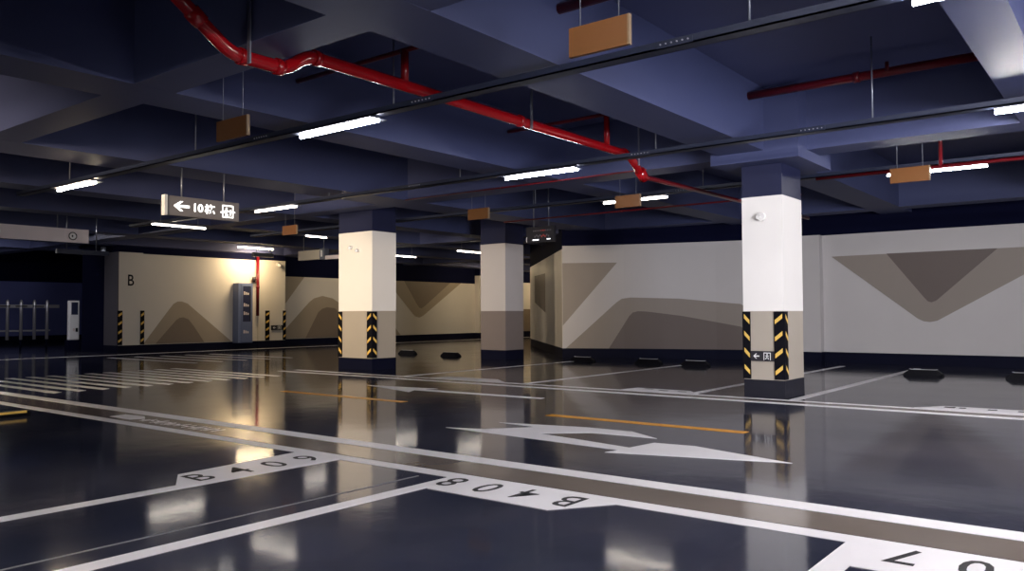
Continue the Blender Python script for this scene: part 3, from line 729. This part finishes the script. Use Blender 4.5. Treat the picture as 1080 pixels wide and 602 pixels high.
# cabinet on the gate wall ----------------------------------------------------
t = thing('fire_cabinet', (-21.4,14.3,.16), 'tall blue-grey cabinet with dark glass door on the cream wall', 'cabinet')
MB().box(-21.565,-21.28,14.10,14.60,.165,1.95,'cabinet').build('body', t, .01)
MB().box(-21.28,-21.262,14.20,14.56,.62,1.90,'cabinet').build('door', t)
d = MB().box(-21.262,-21.256,14.25,14.47,.80,1.86,'cabinet_glass').build('window', t)
MB().box(-21.262,-21.254,14.48,14.51,.80,1.86,'rubber').build('seam', t)
MB().box(-21.28,-21.264,14.20,14.56,.20,.60,'cabinet').build('lower_panel', t)
for z in (1.60,1.25,1.0,.45):
    b = MB()
    for k in range(3): b.box(-21.255 if z > .7 else -21.262,-21.250 if z > .7 else -21.255,14.27+.065*k,14.31+.065*k,z,z+.10-.02*k,'header')
    b.build('shelf_items', t)

t.location.y -= .12*S
# entrance kiosk and sliding gate ---------------------------------------------
t = thing('parking_kiosk', (-24.1,10.54,0), 'slim white ticket kiosk with dark screen beside the steel gate', 'kiosk')
MB().box(-24.28,-24.06,10.36,10.73,0,.31,'night').build('plinth', t)
MB().box(-24.24,-24.1,10.395,10.685,.31,1.43,'kiosk').build('body', t, .03)
MB().box(-24.1,-24.094,10.455,10.632,1.03,1.38,'cabinet_glass').build('screen', t)
MB().box(-24.1,-24.092,10.575,10.635,.54,.65,'rubber').build('slot', t)
MB().box(-24.1,-24.095,10.50,10.56,.56,.64,'header').build('button_panel', t)
t = thing('sliding_gate', (-27.3,10.3,0), 'low steel slatted gate with rounded posts at the left edge', 'gate')
XG = -27.3
for y in (9.62,9.98,10.36,10.74,11.11):
    MB().tube([(XG,y,.27),(XG,y,1.36),(XG,y,1.44),(XG,y,1.50)], [.045,.045,.045,.02], 'steel', 12).build('post', t)
for y in (9.62,10.36,11.11):
    MB().tube([(XG-.02,y,0),(XG-.02,y,.27)], .03, 'night', 8).build('wheel_leg', t)
MB().box(XG-.05,XG-.02,8.6,11.48,1.25,1.35,'steel').build('top_rail', t)
MB().box(XG-.05,XG-.02,8.6,11.22,.52,.57,'steel').build('bottom_rail', t)
for y in (9.88,10.36,10.85): MB().box(XG+.0,XG+.046,y-.16,y+.16,1.285,1.315,'sign_dark').build('hinge_bar', t)

# ------------------------------------------------------------------ unseen lamps added to brighten the ramp recess, gate and kiosk
lamp(-30.0,8.5,'x','added lamp over the ramp beyond the gate', 'lamp_dim', z=2.75, rod=True)
lamp(-24.5,5.5,'y','added lamp over the gate lane out of the picture on the left', 'lamp_dim', z=2.75, rod=True)

lamp(-22.3,7.3,'y','added lamp just outside the left edge near the kiosk', 'lamp_strong', z=2.70, rod=True)  # added out of view to brighten the kiosk
def area(name, loc, to, sx, sy, e, col, spread=180):
    l = bpy.data.lights.new(name, 'AREA'); l.shape = 'RECTANGLE'; l.size = sx*S; l.size_y = sy*S; l.energy = e; l.color = col; l.spread = math.radians(spread)
    o = bpy.data.objects.new(name, l); C.objects.link(o); o.location = Vector(loc)*S
    o.rotation_euler = (Vector(to)-Vector(loc)).to_track_quat('-Z', 'Y').to_euler()
    return o
# unseen cool fill light added by the right-hand wall for the right column
area('right_fill_light', (5.2,3.0,1.30), (-2.6,10.6,1.30), 4.5, 2.2, 210, (.95,.94,1.0), 82)
area('warm_column_fill', (-6.0,-8.4,1.5), (-11.9,9.9,1.6), 2, 1.6, 38, (1.0,.80,.56), 22)  # unseen warm fill added behind the camera for the wide column's near face
# assumed wall washer added over the cabinet: small hood to brighten the cream wall
t = thing('added_wall_washer', (-20.75,14.45,2.72), 'added small dark hooded lamp, assumed, to brighten the gate wall above the cabinet', 'added wall lamp')
MB().box(-20.80,-20.70,14.1,14.8,2.72,2.84,'housing').build('hood', t)
for y in (14.2,14.7): MB().tube([(-20.72,y,2.84),(-20.72,y,Z_SLAB)], .01, 'galv', 6).build('hanging_rod', t)
area('added_washer_light', (-20.81,14.45,2.77), (-21.6,14.45,2.35), .65, .07, 32, (1.0,.74,.42))  # warm light added to brighten the cream wall above the cabinet
lamp(-20.0,25.0,'y','added far fill lamp near the pilaster, hidden by the middle column', 'lamp_fill', z=2.70, rod=True)  # added behind the column to warm the far mural wall
# remove helper property
for o in bpy.data.objects:
    if '_o' in o: del o['_o']

# ------------------------------------------------------------------ world, camera, colour management
w = bpy.data.worlds.new('World'); bpy.context.scene.world = w; w.use_nodes = True
w.node_tree.nodes['Background'].inputs[0].default_value = (.10, .12, .30, 1)
w.node_tree.nodes['Background'].inputs[1].default_value = .05

cam = bpy.data.cameras.new('Camera'); co = bpy.data.objects.new('Camera', cam); C.objects.link(co)
F, PITCH, YAW, ROLL = 856.26, math.radians(1.98117), math.radians(38.06198), math.radians(-.27824)
cam.sensor_width = 36; cam.lens = F/1080*36; cam.clip_end = 200
fw = Vector((-math.sin(YAW)*math.cos(PITCH), math.cos(YAW)*math.cos(PITCH), math.sin(PITCH)))
r = Vector((math.cos(YAW), math.sin(YAW), 0)); u = r.cross(fw)
r2 = math.cos(ROLL)*r+math.sin(ROLL)*u; u2 = -math.sin(ROLL)*r+math.cos(ROLL)*u
mw = Matrix((r2, u2, -fw)).transposed().to_4x4(); mw.translation = Vector((0,0,1.0))*S
co.matrix_world = mw
bpy.context.scene.camera = co
sc = bpy.context.scene
sc.view_settings.view_transform = 'Standard'; sc.view_settings.look = 'None'
sc.view_settings.gamma = 1; sc.view_settings.use_curve_mapping = False
sc.view_settings.exposure = 1.0
